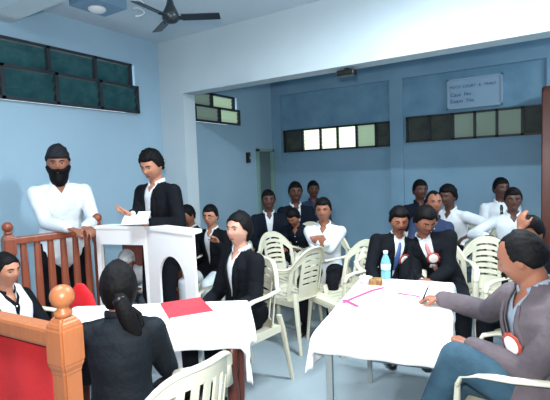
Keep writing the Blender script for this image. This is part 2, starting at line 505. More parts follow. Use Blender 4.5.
# front dock railing with red cloth panel
px_, py_ = -1.235, .735
t = thing('dock_railing', 'orange brown wooden railing with red panel and ball post in the front left', 'railing', (px_, py_, 0), R(4))
post(t, 0, 0, 1.235, .078, SALF)
post(t, -1.25, 0, 1.235, .074, SALF)
obj('top_rail', bx((-1.25, -.03, 1.045), (-.03, .03, 1.105), .012), SALF, t)
obj('bottom_rail', bx((-1.25, -.02, .1), (-.03, .02, .16), .006), SALF, t)
bm = bmesh.new()
nx = 40
fr = []
for j in (0, 1):
    for i in range(nx+1):
        u = -1.2+1.15*i/nx
        fr.append(bm.verts.new((u, .004*math.sin(i*.9), .15 if j == 0 else 1.05)))
for i in range(nx): bm.faces.new((fr[i], fr[i+1], fr[nx+2+i], fr[nx+1+i]))
g = bmesh.ops.extrude_face_region(bm, geom=bm.faces[:])
for e in g['geom']:
    if isinstance(e, bmesh.types.BMVert): e.co.y += .012
obj('panel', bm, REDP, t, True)

# ------------------------------------------------------------------ white podium
pa, pb_, pc = V3((-3.25, 2.28, 0)), V3((-2.78, 2.40, 0)), V3((-2.16, 2.28, 0))
t = thing('podium', 'white board podium with a rectangular opening and an arched opening', 'podium', pb_, 0)
def board(a, b, name, z0, z1, holes, th=.035, m=WHITE, parent=t, taper=0):
    d = b-a; L = math.hypot(d.x, d.y)
    bm = prism([(0, z0), (L+taper, z0), (L, z1), (0, z1)], holes, th)
    Mx = Matrix.Translation(a-pb_) @ Matrix.Rotation(math.atan2(d.y, d.x), 4, 'Z')
    for v in bm.verts: v.co = Mx @ v.co
    return obj(name, bm, m, parent)
L1 = (pb_-pa).length; L2 = (pc-pb_).length
board(pa, pb_, 'front_panel', 0, 1.13, [[(.04, .25), (L1-.002-.01, .25), (L1-.03, .985), (.04, .985)]])
arch = [(.17, .42), (.51, .42), (.51, .74)]+[(.34+.17*math.cos(R(a)), .74+.19*math.sin(R(a))) for a in range(12, 180, 12)]+[(.17, .74)]
board(pb_, pc, 'arch_panel', 0, 1.13, [arch], .018, taper=.03)
board(pb_+V3((-.045, .01, 0)), pb_+V3((-.04, .09, 0)), 'inner_panel', 0, 1.10, [], .025, DWOOD)
bm = bmesh.new()
poly = [pa+V3((0, -.03, 0)), pb_+V3((0, -.03, 0)), pc+V3((.01, -.03, 0)), pc+V3((-.03, .12, 0)), pb_+V3((-.02, .13, 0)), pa+V3((.03, .12, 0))]
lo = [bm.verts.new(V3((p.x-pb_.x, p.y-pb_.y, 1.115))) for p in poly]; hi = [bm.verts.new(V3((p.x-pb_.x, p.y-pb_.y, 1.14))) for p in poly]
bm.faces.new(lo[::-1]); bm.faces.new(hi)
for i in range(6): bm.faces.new((lo[i], lo[(i+1) % 6], hi[(i+1) % 6], hi[i]))
obj('top_board', bm, WHITE, t)

# brown bench back standing behind the podium opening
t = thing('wooden_bench', 'brown wooden bench seen through the rectangular podium opening', 'bench', (-3.42, 2.87, 0), R(20))
obj('backrest', bx((-.32, .18, .45), (.32, .21, .98), .006), DWOOD, t)
obj('seat', bx((-.32, -.16, .40), (.32, .2, .43), .006), DWOOD, t)
for x in (-.29, .29):
    for y in (-.13, .17): obj('leg', bx((x-.02, y-.02, 0), (x+.02, y+.02, .41)), DWOOD, t)

# ------------------------------------------------------------------ tables
def cloth(c, ang, w, d, h, ext, label, n=(64, 64), rip=.012, seed=0):
    bm = bmesh.new()
    l, r, f, b = ext
    grid = []
    for i in range(n[0]+1):
        row = []
        u = -w/2-l + (w+l+r)*i/n[0]
        for j in range(n[1]+1):
            v = -d/2-f + (d+f+b)*j/n[1]
            ox = max(abs(u)-w/2, 0); oy = max(abs(v)-d/2, 0)
            cu = max(-w/2, min(w/2, u)); cv = max(-d/2, min(d/2, v))
            sx, sy = (1 if u > 0 else -1), (1 if v > 0 else -1)
            x, y, z = cu, cv, 0
            Rr = math.hypot(ox, oy)
            if Rr > 0:
                ph = math.atan2(oy, ox)
                k = min(Rr/.03, 1)
                out = .012*k + .22*Rr*math.sin(2*ph) + rip*min(Rr/.15, 1)*math.sin((cu*1.3+cv)*26+seed)*(math.cos(2*ph)**2)
                x += sx*out*math.cos(ph); y += sy*out*math.sin(ph)
                z = -max(Rr-.008, 0) - .004*k
            z += .0015*noise.noise(V3((u*6, v*6, seed)))
            row.append(bm.verts.new((x, y, z+.008)))
        grid.append(row)
    for i in range(n[0]):
        for j in range(n[1]): bm.faces.new((grid[i][j], grid[i+1][j], grid[i+1][j+1], grid[i][j+1]))
    o = obj('table_cloth', bm, CLOTH, None, True)
    o.location = (c[0], c[1], h); o.rotation_euler = (0, 0, ang)
    so = o.modifiers.new('s', 'SOLIDIFY'); so.thickness = .004; so.offset = 1
    return tag(o, label, 'tablecloth')

def table(c, ang, w, d, h, label, legm, topm, turned):
    t = thing('table', label, 'table', (c[0], c[1], 0), ang)
    obj('table_top', bx((-w/2, -d/2, h-.025), (w/2, d/2, h), .003), topm, t)
    obj('apron', bx((-w/2+.04, -d/2+.04, h-.09), (w/2-.04, d/2-.04, h-.026)), topm, t)
    for sx in (-1, 1):
        for sy in (-1, 1):
            x, y = sx*(w/2-.05), sy*(d/2-.05)
            bm = bmesh.new()
            if turned:
                lathe(bm, [(.016, 0), (.024, .05), (.019, .09), (.028, .25), (.031, .42), (.022, .5), (.032, .54), (.032, h-.03)], (x, y, 0), 14)
            else:
                box(bm, (x, y, (h-.03)/2), (.032, .032, h-.03), bev=.004)
            obj('leg', bm, legm, t, turned)
    if not turned:
        for sy in (-1, 1):
            obj('stretcher', bx((-w/2+.05, sy*(d/2-.05)-.012, .16), (w/2-.05, sy*(d/2-.05)+.012, .185)), legm, t)
    return t
RC, RA, RW, RD = (-.80, 2.48), R(10), .60, 1.12
table(RC, RA, RW, RD, .742, 'steel legged table under white cloth in front of the two suited men', STEEL, GSHIRT, False)
cloth(RC, RA, RW+.01, RD+.01, .742, (.19, .12, .10, .12), 'bright white cloth on the right table where the man is writing', rip=.008)
du = V3((math.cos(R(33)), math.sin(R(33)), 0)); dv = V3((-du.y, du.x, 0))
LW, LD = 1.05, .50
lc = V3((-1.62, 2.14, 0)) - du*LW/2 - dv*LD/2
table(lc, R(33), LW, LD, .742, 'wooden table with turned brown legs in front of the podium', DWOOD, DWOOD, True)
cloth(lc, R(33), LW+.01, LD+.01, .742, (.10, .27, .09, .08), 'white cloth with hanging corner on the left table under the red file', rip=.01, seed=2)

# red file on white papers
def quad_box(name, pts, z0, z1, m, parent, bev=.003):
    bm = bmesh.new()
    lo = [bm.verts.new((p[0], p[1], z0)) for p in pts]; hi = [bm.verts.new((p[0], p[1], z1)) for p in pts]
    bm.faces.new(lo[::-1]); bm.faces.new(hi)
    for i in range(len(pts)): bm.faces.new((lo[i], lo[(i+1) % len(pts)], hi[(i+1) % len(pts)], hi[i]))
    bmesh.ops.bevel(bm, geom=bm.edges[:], offset=bev, segments=1, affect='EDGES')
    return obj(name, bm, m, parent)
fc = V3((-1.82, 1.80, 0)); a = R(56)
t = thing('paper_stack', 'thick stack of white papers under the red file', 'papers', (fc.x, fc.y, .755), a)
obj('stack', bx((-.15, -.19, 0), (.14, .17, .007)), PAPER, t)
for i in range(3):
    z = .007+.002*i
    quad_box('sheet', [(-.14+.01*i, -.18), (.13-.01*i, -.175+.01*i), (.13, .15-.01*i), (-.13, .15)], z, z+.002, PAPER, t, .001)
t = thing('file_folder', 'red covered file lying on white papers on the left table', 'file', (fc.x+.01, fc.y+.02, .7685), a)
obj('cover', bx((-.12, -.15, .008), (.12, .15, .012), .001), FILER, t)
obj('pages', bx((-.117, -.147, 0), (.117, .147, .008), .001), PAPER, t)
obj('spine', bx((-.123, -.15, 0), (-.118, .15, .011), .001), FILER, t)

# things on the right table
ZT = .7545
b0 = at(386, 277.5, 3.14)
t = thing('water_bottle', 'clear blue plastic water bottle on the white table', 'bottle', (b0.x, b0.y, ZT))
bm = bmesh.new(); lathe(bm, [(.030, 0), (.034, .006), (.034, .05), (.031, .055), (.034, .06), (.034, .11), (.031, .13), (.016, .165), (.0135, .172), (.0135, .18)]); obj('body', bm, BOT, t, True)
bm = bmesh.new(); lathe(bm, [(.016, .178), (.016, .196), (.013, .198)]); obj('cap', bm, GLOSSW, t, True)
bm = bmesh.new(); lathe(bm, [(.0347, .065), (.0347, .105)]); obj('bottle_label', bm, BOTLAB, t, True)
b0 = at(366, 288, 3.02)
t = thing('cup', 'small white bowl at the far corner of the right table', 'bowl', (b0.x, b0.y, ZT))
bm = bmesh.new(); lathe(bm, [(.022, 0), (.026, .005), (.045, .045), (.042, .046), (.024, .01)]); obj('bowl', bm, GLOSSW, t, True)
b0 = at(376, 288, 2.98)
t = thing('snack_packet', 'small yellow and brown packet beside the water bottle', 'packet', (b0.x, b0.y, ZT), R(20))
obj('packet_body', bx((-.045, -.03, 0), (.045, .03, .045), .008), mat('yellow brown print', sh(150, 130, 60), .5, sh(120, 60, 50), 40), t)
obj('packet_seal', bx((-.052, -.028, .02), (-.045, .028, .024)), mat('pink print', sh(190, 110, 130), .5), t)
def ribbon(pts, w, label, h=.0005):
    bm = bmesh.new()
    pts = [V3((p[0], p[1], ZT+.0008+h*i)) for i, p in enumerate(pts)]
    top = []
    for i, p in enumerate(pts):
        tt = (pts[min(i+1, len(pts)-1)]-pts[max(i-1, 0)]); tt.z = 0; tt.normalize()
        nn = V3((-tt.y, tt.x, 0))*w/2
        top.append((bm.verts.new(p-nn), bm.verts.new(p+nn)))
    for a_, b_ in zip(top, top[1:]): bm.faces.new((a_[0], b_[0], b_[1], a_[1]))
    g = bmesh.ops.extrude_face_region(bm, geom=bm.faces[:])
    for e in g['geom']:
        if isinstance(e, bmesh.types.BMVert): e.co.z += .003
    tag(obj('ribbon', bm, PINK), label, 'ribbon')
def onT(px, py):
    d = fwd + rgt*((px-275)/F) + upv*((200-py)/F); k = (ZT-CAMH)/d.z
    return (d.x*k, d.y*k)
ribbon([onT(*p) for p in ((343, 303), (352, 299), (362, 295), (372, 291), (384, 288))], .022, 'long magenta ribbon near the far left edge of the right table')
ribbon([onT(*p) for p in ((343, 300), (350, 303), (358, 307))], .026, 'short magenta ribbon end folded at the left edge of the table')
ribbon([onT(*p) for p in ((397, 293), (406, 295), (414, 296), (421, 298))], .022, 'short magenta ribbon beside the writing hand')
for lab, q in (('white sheet of paper the man is writing on', ((398, 299), (428, 292), (446, 303), (414, 312))),
               ('white sheet of paper at the far right corner of the right table', ((425, 285), (446, 284), (452, 290), (430, 291)))):
    c = [V3((*onT(*p), 0)) for p in q]
    t = tag(quad_box('paper_sheet', [(p.x, p.y) for p in c], ZT+.0005, ZT+.0022, PAPER, None, .0004), lab, 'paper')

# ------------------------------------------------------------------ chairs
def backpoint(u, h):
    """u in -1..1 across, h height above floor -> point on the curved back"""
    wd = .215 - .015*max(0, (h-.45))/.45
    x = wd*u
    y = -.20 - .20*(h-.43) + .075*(u*u)
    return V3((x, y, h))
def make_chair(slots, label, tall=.88, group=None, m=PLASTIC):
    t = thing('plastic_chair', label, 'chair', (0, 0, 0), 0, group)
    # seat
    bm = bmesh.new()
    n = 18
    g = []
    for i in range(n+1):
        u = -1+2*i/n
        row = []
        for j in range(n+1):
            v = j/n
            w = .205+.03*v
            z = .43 - .012*(1-u*u)*math.sin(PI*min(v*1.1, 1)) - (.03*((v-.85)/.15)**2 if v > .85 else 0)
            row.append(bm.verts.new((w*u, -.21+.44*v, z)))
        g.append(row)
    for i in range(n):
        for j in range(n):
            if slots != 'none' and 4 <= j <= 12 and i in (4, 7, 10, 13): continue
            bm.faces.new((g[i][j], g[i+1][j], g[i+1][j+1], g[i][j+1]))
    r = bmesh.ops.extrude_face_region(bm, geom=bm.faces[:])
    for e in r['geom']:
        if isinstance(e, bmesh.types.BMVert): e.co.z -= .009
    # side skirts
    for s in (-1, 1): box(bm, (s*.215, 0, .405), (.012, .40, .05), Matrix.Rotation(s*R(-4), 4, 'Z'))
    box(bm, (0, .222, .39), (.43, .012, .05))
    obj('seat', bm, m, t, False)
    # backrest with slots
    bm = bmesh.new()
    nu, nv = 28, 26
    gg = {}
    def ztop(u): return tall - (.17*abs(u)**2.6 if slots == 'h' else .10*abs(u)**4)
    for i in range(nu+1):
        u = -1+2*i/nu
        for j in range(nv+1):
            h = .43 + (ztop(u)-.43)*j/nv
            gg[i, j] = bm.verts.new(backpoint(u*(1 if j > 3 else .93+.07*j/3), h))
    for i in range(nu):
        for j in range(nv):
            uc = -1+2*(i+.5)/nu; vc = (j+.5)/nv
            if slots == 'h':
                if (abs(uc) > .55 and abs(uc) < .86 and .12 < vc < .78): continue
                if abs(uc) < .46 and .25 < vc < .92 and j % 3 == 1: continue
            else:
                if .14 < vc < .84 and i % 4 in (1, 2) and abs(uc) < .92: continue
            bm.faces.new((gg[i, j], gg[i+1, j], gg[i+1, j+1], gg[i, j+1]))
    bmesh.ops.recalc_face_normals(bm, faces=bm.faces[:])
    bmesh.ops.solidify(bm, geom=bm.faces[:], thickness=.010)
    bmesh.ops.delete(bm, geom=[v for v in bm.verts if not v.link_faces], context='VERTS')
    # rolled rim over the top
    rim = [backpoint(-1+2*i/24, ztop(-1+2*i/24)) + V3((0, -.004, 0)) for i in range(25)]
    loft(bm, rim, [(.009, .016)]*25, V3((0, 0, 1)), 10)
    obj('backrest', bm, m, t, False)
    for s in (-1, 1):
        # armrest from the back rim forward
        p0 = backpoint(s, ztop(1)); bm = bmesh.new()
        path = [p0, V3((s*.245, -.16, .700)), V3((s*.262, -.02, .690)), V3((s*.262, .10, .685)), V3((s*.252, .165, .665)), V3((s*.245, .185, .62))]
        loft(bm, path, [(.012, .016), (.022, .010), (.025, .010), (.025, .010), (.024, .011), (.022, .012)], V3((1, 0, 0)), 12)
        obj('armrest', bm, m, t, True)
        bm = bmesh.new()
        loft(bm, [V3((s*.245, .185, .61)), V3((s*.236, .195, .42)), V3((s*.255, .235, .0))], [(.022, .012), (.024, .018), (.016, .014)], V3((1, 0, 0)), 8, False)
        obj('leg', bm, m, t, False)
        bm = bmesh.new()
        loft(bm, [V3((s*.19, -.215, .50)), V3((s*.20, -.235, .40)), V3((s*.225, -.30, .0))], [(.026, .014), (.028, .018), (.016, .014)], V3((1, 0, 0)), 8, False)
        obj('leg', bm, m, t, False)
    return t
def dirang(dx, dy): return math.atan2(-dx, dy)
chairH = make_chair('h', 'tmp')
chairV = make_chair('v', 'tmp', .91)
usedc = {}
def chair(proto, x, y, face, label, group='cream plastic armchairs'):
    rz = dirang(*face)
    if id(proto) not in usedc:
        usedc[id(proto)] = 1
        proto.location = (x, y, 0); proto.rotation_euler = (0, 0, rz); proto['label'] = label; proto['group'] = group
        return proto
    return dup(proto, (x, y, 0), rz, label, group)

# ------------------------------------------------------------------ people
def smooth(a, b, x):
    t = max(0, min(1, (x-a)/(b-a))); return t*t*(3-2*t)

def head_pt(d, female=False):
    """d unit direction -> point of head surface in head frame (x right, y front, z up)"""
    x, y, z = d
    px, py, pz = x*.077, y*.094, z*.118
    if z < 0:
        k = -z
        px *= 1-.24*k**1.6
        if y < 0: py *= 1-.45*k
        else: py *= 1-.10*k
    if y > 0:
        px *= 1+.04*y
        py *= 1-.06*(1-abs(x))*0
    f = 1 if y > 0 else 0
    g = lambda cx, cz, sx, sz: math.exp(-((px-cx)/sx)**2-((pz-cz)/sz)**2)*f
    py += .019*g(0, -.022, .011, .016) + .010*g(0, .0, .008, .022)          # nose
    py -= .011*(g(.031, .008, .016, .012)+g(-.031, .008, .016, .012))       # eye sockets
    py += .005*(g(.028, .030, .022, .009)+g(-.028, .030, .022, .009))       # brow
    py += .004*g(0, -.058, .020, .010) - .004*g(0, -.075, .022, .008)       # lips
    py += .009*g(0, -.098, .022, .018)                                      # chin
    py += .004*(g(.045, -.02, .018, .018)+g(-.045, -.02, .018, .018))       # cheeks
    return V3((px, py, pz))

def hair_mesh(style, vox_sub=4, seed=0):
    bm = bmesh.new()
    g = bmesh.ops.create_icosphere(bm, subdivisions=vox_sub, radius=1)
    for v in g['verts']:
        d = v.co.normalized()
        az = abs(math.degrees(math.atan2(d.x, d.y)))
        p = head_pt(d)
        nz = noise.noise(V3((d.x*7+seed, d.y*7, d.z*7)))
        if style == 'beard':
            side = smooth(112, 92, az)
            up = smooth(-.22, -.40, d.z + .25*smooth(25, 75, az)*-1)
            mk = side*up
            if az < 22 and -.50 > d.z > -.56: mk *= .2
            th = .016+.030*smooth(-.5, -.95, d.z)
            q = -.010+(.010+th)*mk
            p = p + d*q + V3((0, .006, -.018))*mk*smooth(-.6, -1, d.z)
            v.co = p; continue
        if style == 'moustache':
            mk = math.exp(-((p.z+.045)/.008)**2)*smooth(34, 22, az)
            v.co = p + d*(-.012+.018*mk); continue
        if style == 'turban':
            zh = .38 if az < 60 else (.38-.35*smooth(60, 110, az))
            zh -= .25*smooth(110, 170, az)
            th = .013+.006*math.sin(d.z*16+d.x*9)*.5 + .030*max(0, d.z)**2
        elif style in ('short', 'wavy', 'grey'):
            zh = .52 - .60*smooth(50, 82, az) - .38*smooth(85, 125, az)
            th = .008 + .010*smooth(0, 1, d.z) + (.005*nz if style != 'wavy' else .010*nz+.006)
        elif style == 'bald':
            zh = .74 - .16*math.exp(-(az/14)**2) - .80*smooth(58, 80, az) - .35*smooth(85, 125, az)
            th = .004 + .003*nz + .011*smooth(60, 130, az)
        elif style == 'woman':
            zh = .60 - .10*smooth(0, 40, az) - .50*smooth(45, 75, az) - .75*smooth(75, 115, az)
            th = .010 + .003*nz + .012*smooth(70, 150, az)
        mk = smooth(zh-.07, zh+(.16 if style == 'bald' else .07), d.z)
        v.co = p + d*(-.012+(.012+th)*mk) + (V3((0, -.006, 0)) if az > 100 else V3((0, 0, 0)))
    return bm

def rotm(yaw=0, pitch=0, roll=0):
    return Matrix.Rotation(R(yaw), 3, 'Z') @ Matrix.Rotation(R(pitch), 3, 'X') @ Matrix.Rotation(R(roll), 3, 'Y')

def ik(a, b, l1, l2, pole):
    d = b-a; D = d.length
    if D > (l1+l2)*.995:
        b = a + d.normalized()*(l1+l2)*.995; d = b-a; D = d.length
    if D < abs(l1-l2)+.02:
        D = abs(l1-l2)+.02; b = a + d.normalized()*D; d = b-a
    c = (l1*l1-l2*l2+D*D)/(2*D); h = math.sqrt(max(l1*l1-c*c, 0))
    n = d.normalized(); p = pole - n*pole.dot(n)
    if p.length < 1e-4: p = V3((0, 0, -1))
    p.normalize()
    return a+n*c+p*h, b

def hand(bm, W, d, n, thumb, curl, s, fat=1.0):
    """palm+fingers: W wrist, d finger direction, n palm normal (curl towards it), thumb side vector sign"""
    d = d.normalized(); n = (n - d*n.dot(d)).normalized(); lat = d.cross(n).normalized()
    if thumb*lat.x < 0 and False: lat = -lat
    lat = lat*thumb
    for k, (off, ln) in enumerate(((.030, .070), (.010, .078), (-.010, .072), (-.029, .058))):
        a = W + lat*off*.6*s
        kn = W + d*(.085-.006*abs(k-1))*s + lat*off*s
        loft(bm, [a, kn], [.013*s*fat, .0115*s*fat], lat, 8)
        p = kn; ang = curl*.6
        for seg, (f, rr) in enumerate(((.45, .0095), (.30, .0085), (.25, .0075))):
            ang_ = R(ang); dd = d*math.cos(ang_)+n*math.sin(ang_)+lat*(off*1.2)
            q = p + dd.normalized()*ln*f*s*1.05
            loft(bm, [p, q], [rr*s*fat, rr*.9*s*fat], lat, 8)
            p = q; ang += curl*(.9 if seg == 0 else .6)
    b = W + d*.02*s + lat*.02*s
    m1 = b + (d*.6+lat*.65+n*.35).normalized()*.045*s
    m2 = m1 + (d*.85+lat*.2+n*.45).normalized()*.032*s
    m3 = m2 + (d*.9+n*.5).normalized()*.026*s
    loft(bm, [b, m1], [.015*s*fat, .012*s*fat], n, 8); loft(bm, [m1, m2], [.011*s*fat, .010*s*fat], n, 8); loft(bm, [m2, m3], [.0098*s*fat, .008*s*fat], n, 8)

def person(label, top, face, sit=True, lean=5, side=0, twist=0, hy=0, hp=0, hr=0, hands=None, feet=None, cat='person',
           coat=None, shirt=WSHIRT, trous=DTROUS, skin='mid', hair='short', hairm=None, female=False, vox=.011, extra=(), group=None,
           tie=None, hsc=1.0, nl=1.0, rosette=None, vdeep=.14, seat=.43, sleeve='long', poles=None, curl=30, palms=None, skirt=False, scl=None, build=1.0, chestw=1.0, hdirs=None):
    zt = top.z
    hz0 = seat+.085 if sit else .92
    def spine(s):
        P = V3((0, 0, hz0 if sit else .92*s))
        t0 = V3((math.sin(R(side*.7)), math.sin(R(lean*.7)), 0)); t0.z = math.sqrt(max(.05, 1-t0.x**2-t0.y**2))
        t1 = V3((math.sin(R(side*1.15)), math.sin(R(lean*1.2)), 0)); t1.z = math.sqrt(max(.05, 1-t1.x**2-t1.y**2))
        Wt = P + t0*.20*s; Nk = Wt + t1*.30*s
        nd = (t1*.55 + V3((0, 0, .45)) + V3((0, .0018*-hp*.6, 0))).normalized()
        HR = rotm(hy, hp, hr)
        HC = Nk + nd*.062*s*(.6+.4*hsc)*nl + HR @ V3((0, .016*s, .086*s*hsc))
        return P, Wt, Nk, t0, t1, HC, HR, nd
    s = 1.0
    if scl: s = scl
    else:
        for _ in range(12):
            P, Wt, Nk, t0, t1, HC, HR, nd = spine(s)
            zz = HC.z + .128*s*hsc
            s *= 1+(zt-zz)/(.8 if sit else 1.7)
        s = max(.82, min(1.13, s))
    P, Wt, Nk, t0, t1, HC, HR, nd = spine(s)
    rz = dirang(*face)
    Rz = Matrix.Rotation(rz, 3, 'Z')
    off = Rz @ V3((HC.x, HC.y, 0))
    root = V3((top.x-off.x, top.y-off.y, 0))
    T = thing('person', label, cat, root, rz, group)
    inv = Rz.transposed()
    def loc(p, world):
        return inv @ (V3(p)-root) if world else V3(p)*1.0
    fx = 1 if not female else .90
    fx *= build
    rt = (Matrix.Rotation(R(twist), 3, t1) @ (V3((1, 0, 0)) - t1*t1.x)).normalized()
    fw = t1.cross(rt)
    Sh = {}
    for k, sg in (('L', -1), ('R', 1)):
        Sh[k] = Nk - t1*.082*s + rt*sg*.168*s*fx
    defh = {'L': V3((-.10, .34, hz0+.12)) if sit else V3((-.26, .06, .80*s)), 'R': V3((.10, .34, hz0+.12)) if sit else V3((.26, .06, .80*s))}
    ua, fa = .285*s, .25*s
    arms = {}
    for k, sg in (('L', -1), ('R', 1)):
        h = (hands or {}).get(k)
        tgt = loc(h[:3], len(h) == 4) if h else defh[k]
        pole = (poles or {}).get(k, V3((sg*.5, -.6, -.6)))
        el, wr = ik(Sh[k], tgt, ua, fa, V3(pole))
        arms[k] = (Sh[k], el, wr)
    th, shn = .43*s, .42*s
    legs = {}
    for k, sg in (('L', -1), ('R', 1)):
        hp_ = P + V3((sg*.09*s*fx, 0, -.0))
        ft = (feet or {}).get(k)
        if ft: ft = loc(ft[:3], len(ft) == 4)
        else: ft = V3((sg*.13, .42*s, .085)) if sit else V3((sg*.11, .0, .085))
        kn, ft = ik(hp_, ft, th, shn, V3((sg*.15, 1, .8)) if sit else V3((0, 1, 0)))
        legs[k] = (hp_, kn, ft)
    # ---- body, one continuous skin
    spts = [P+V3((0, 0, -.06*s)), P+t0*.02*s, P+t0*.12*s, Wt, Wt+t1*.10*s, Wt+t1*.19*s, Wt+t1*.245*s, Nk-t1*.012*s]
    srad = [(.135, .095), (.160, .108), (.145, .100), (.138, .098), (.155, .112), (.158, .108), (.118, .086), (.056, .056)]
    srad = [(a*s*fx*.97, b*s*build) for a, b in srad]
    def torso(bm, inf, from_=0, scale_low=1.0):
        rr = [((a+inf)*(scale_low if i < 3 else 1), (b+inf)*(scale_low if i < 3 else 1)) for i, (a, b) in enumerate(srad)]
        sdv = rt*.6+V3((.4, 0, 0))
        loft(bm, spts[from_:], rr[from_:], sdv, 24)
    def frontd(h):
        """half width, depth of chest at height h above waist point"""
        hs = [0, .10*s, .19*s, .25*s, .288*s]; ws = srad[3:]
        for i in range(4):
            if h <= hs[i+1] or i == 3:
                k = max(0, min(1, (h-hs[i])/(hs[i+1]-hs[i]))); return ws[i][0]*(1-k)+ws[i+1][0]*k, ws[i][1]*(1-k)+ws[i+1][1]*k
    def front(x, h, o=0):
        a, b = frontd(h)
        a += o; b += o
        return Wt + t1*h + rt*x + fw*(b*math.sqrt(max(.05, 1-(x/a)**2)))
    bm = bmesh.new()
    torso(bm, -.006)
    loft(bm, [Nk-t1*.03*s, Nk+nd*.05*s, HC+HR@V3((0, -.012*s, -.05*s))], [.056*s, .051*s, .052*s], V3((1, 0, 0)), 14)
    sub = 4 if vox < .009 else 3
    g = bmesh.ops.create_icosphere(bm, subdivisions=sub+1, radius=1)
    hs = s*1.03*hsc
    for v in g['verts']: v.co = HC + HR @ (head_pt(v.co.normalized())*hs)
    for sg in (-1, 1):
        ellip(bm, HC+HR@V3((sg*.077*hs, -.008*hs, -.002)), (.009*hs, .018*hs, .031*hs), HR, 2)
    fat = 1.0 if vox < .009 else 1.12
    for k, sg in (('L', -1), ('R', 1)):
        a, e, w = arms[k]
        loft(bm, [Nk-t1*.06*s+rt*sg*.04*s, a], [.040*s, .036*s], rt, 10)
        loft(bm, [a, e], [.048*s, .038*s], fw, 12); loft(bm, [e, e.lerp(w, .35), w], [.037*s, .036*s, .025*s], fw, 12)
        fd = (w-e).normalized()
        hd = (hdirs or {}).get(k)
        if hd: fd = (Rz.transposed() @ V3(hd)).normalized()
        pn = V3((palms or {}).get(k, (0, 0, -1)))
        hand(bm, w-fd*.005, fd, pn, 1 if fd.cross(pn).dot(rt)*sg < 0 else -1, curl, s*.98, fat)
        hpj, kn, ft = legs[k]
        loft(bm, [hpj, kn], [.072*s, .050*s], V3((1, 0, 0)), 12); loft(bm, [kn, kn.lerp(ft, .35), ft], [.048*s, .050*s, .034*s], V3((1, 0, 0)), 12)
        loft(bm, [ft+V3((0, -.03, -.03)), ft+V3((0, .12, -.055))], [.032, .025], V3((1, 0, 0)), 10)
    me = remesh(bm, vox, 3)
    me.transform(Matrix.Identity(4))
    body = link('body', me, SKINS[skin], T)
    # ---- clothes
    cv = max(vox, .009)
    def arms_cloth(bm, inf, upto=.97):
        for k, sg in (('L', -1), ('R', 1)):
            a, e, w = arms[k]
            ellip(bm, a, (.050*s+inf*.7,)*3, None, 2)
            loft(bm, [Nk-t1*.055*s+rt*sg*.03*s, Nk-t1*.062*s+rt*sg*.095*s, a], [.046*s+inf*.7, .047*s+inf*.7, .046*s+inf*.8], fw, 12)
            if upto > .55:
                loft(bm, [a, a.lerp(e, .5), e], [.054*s+inf, .048*s+inf, .043*s+inf], fw, 14)
                ww = e.lerp(w, upto)
                loft(bm, [e, e.lerp(ww, .5), ww], [.043*s+inf, .040*s+inf*1.1, .031*s+inf], fw, 14)
            else:
                loft(bm, [a, a.lerp(e, upto*1.6)], [.056*s+inf, .052*s+inf], fw, 14)
    lo_end = {'long': .97, 'short': .5}[sleeve]
    # trousers
    bm = bmesh.new()
    loft(bm, [P+V3((0, 0, -.07*s)), P+t0*.03*s, P+t0*.13*s], [(.15*s*fx, .11*s), (.170*s*fx, .120*s), (.152*s*fx, .112*s)], V3((1, 0, 0)), 20)
    for k in 'LR':
        hpj, kn, ft = legs[k]
        loft(bm, [hpj, hpj.lerp(kn, .5), kn], [.092*s, .080*s, .066*s], V3((1, 0, 0)), 16)
        fe = kn.lerp(ft, .93)
        loft(bm, [kn, kn.lerp(fe, .4), fe], [.066*s, .062*s, .055*s], V3((1, 0, 0)), 16)
    if skirt:
        k1, k2 = legs['L'][1], legs['R'][1]
        m_ = (k1+k2)/2; f_ = (legs['L'][2]+legs['R'][2])/2
        loft(bm, [P, m_+V3((0, .02, -.02)), f_+V3((0, -.02, .04))], [(.17*s, .10*s), (.15*s, .075*s), (.17*s, .13*s)], V3((1, 0, 0)), 20)
    link('trousers' if not skirt else 'skirt', remesh(bm, max(cv, .012), 5), trous, T)
    # shirt
    bm = bmesh.new()
    torso(bm, .006 if coat else .014)
    arms_cloth(bm, .002 if coat else .010, lo_end if not coat else .99)
    if not coat and not sit:
        loft(bm, [P+V3((0, 0, -.10*s)), P+t0*.10*s], [(.178*s*fx, .128*s), (.165*s*fx, .12*s)], V3((1, 0, 0)), 20)
    elif not coat:
        loft(bm, [P+V3((0, 0, -.05*s)), P+t0*.10*s], [(.180*s*fx, .130*s), (.165*s*fx, .12*s)], V3((1, 0, 0)), 20)
    me = remesh(bm, cv, 4)
    b2 = bmesh.new(); b2.from_mesh(me)
    for sg in (-1, 1):
        nrm = (t1*.05 + rt*sg*.035).cross(fw).normalized()
        bmesh.ops.bisect_plane(b2, geom=b2.verts[:]+b2.edges[:]+b2.faces[:], plane_co=Wt+t1*.225*s, plane_no=nrm, dist=1e-5)
    bmesh.ops.bisect_plane(b2, geom=b2.verts[:]+b2.edges[:]+b2.faces[:], plane_co=Wt+t1*.272*s, plane_no=t1, dist=1e-5)
    dele = []
    for f in b2.faces:
        c_ = f.calc_center_median() - Wt
        h = c_.dot(t1); x = c_.dot(rt); dd = c_.dot(fw)
        if h > .272*s and math.hypot(x, dd) < .066*s: dele.append(f)
        elif not tie and dd > 0 and h > .225*s and abs(x) < .035*s*(h-.225*s)/(.05*s): dele.append(f)
    bmesh.ops.delete(b2, geom=dele, context='FACES')
    b2.to_mesh(me); b2.free()
    shm = link('shirt', me, shirt, T)
    # collar: folded band round the neck, open in front
    bm = bmesh.new()
    cpts = []
    for i in range(21):
        a = R(-148+296*i/20)
        c_ = Nk + t1*.012*s - fw*.004 + (rt*math.sin(a)*.068 - fw*math.cos(a)*.064)*s
        c_ += -t1*.022*s*smooth(90, 148, abs(math.degrees(a)))
        cpts.append(c_)
    loft(bm, cpts, [(.018*s, .006*s)]*21, t1, 8)
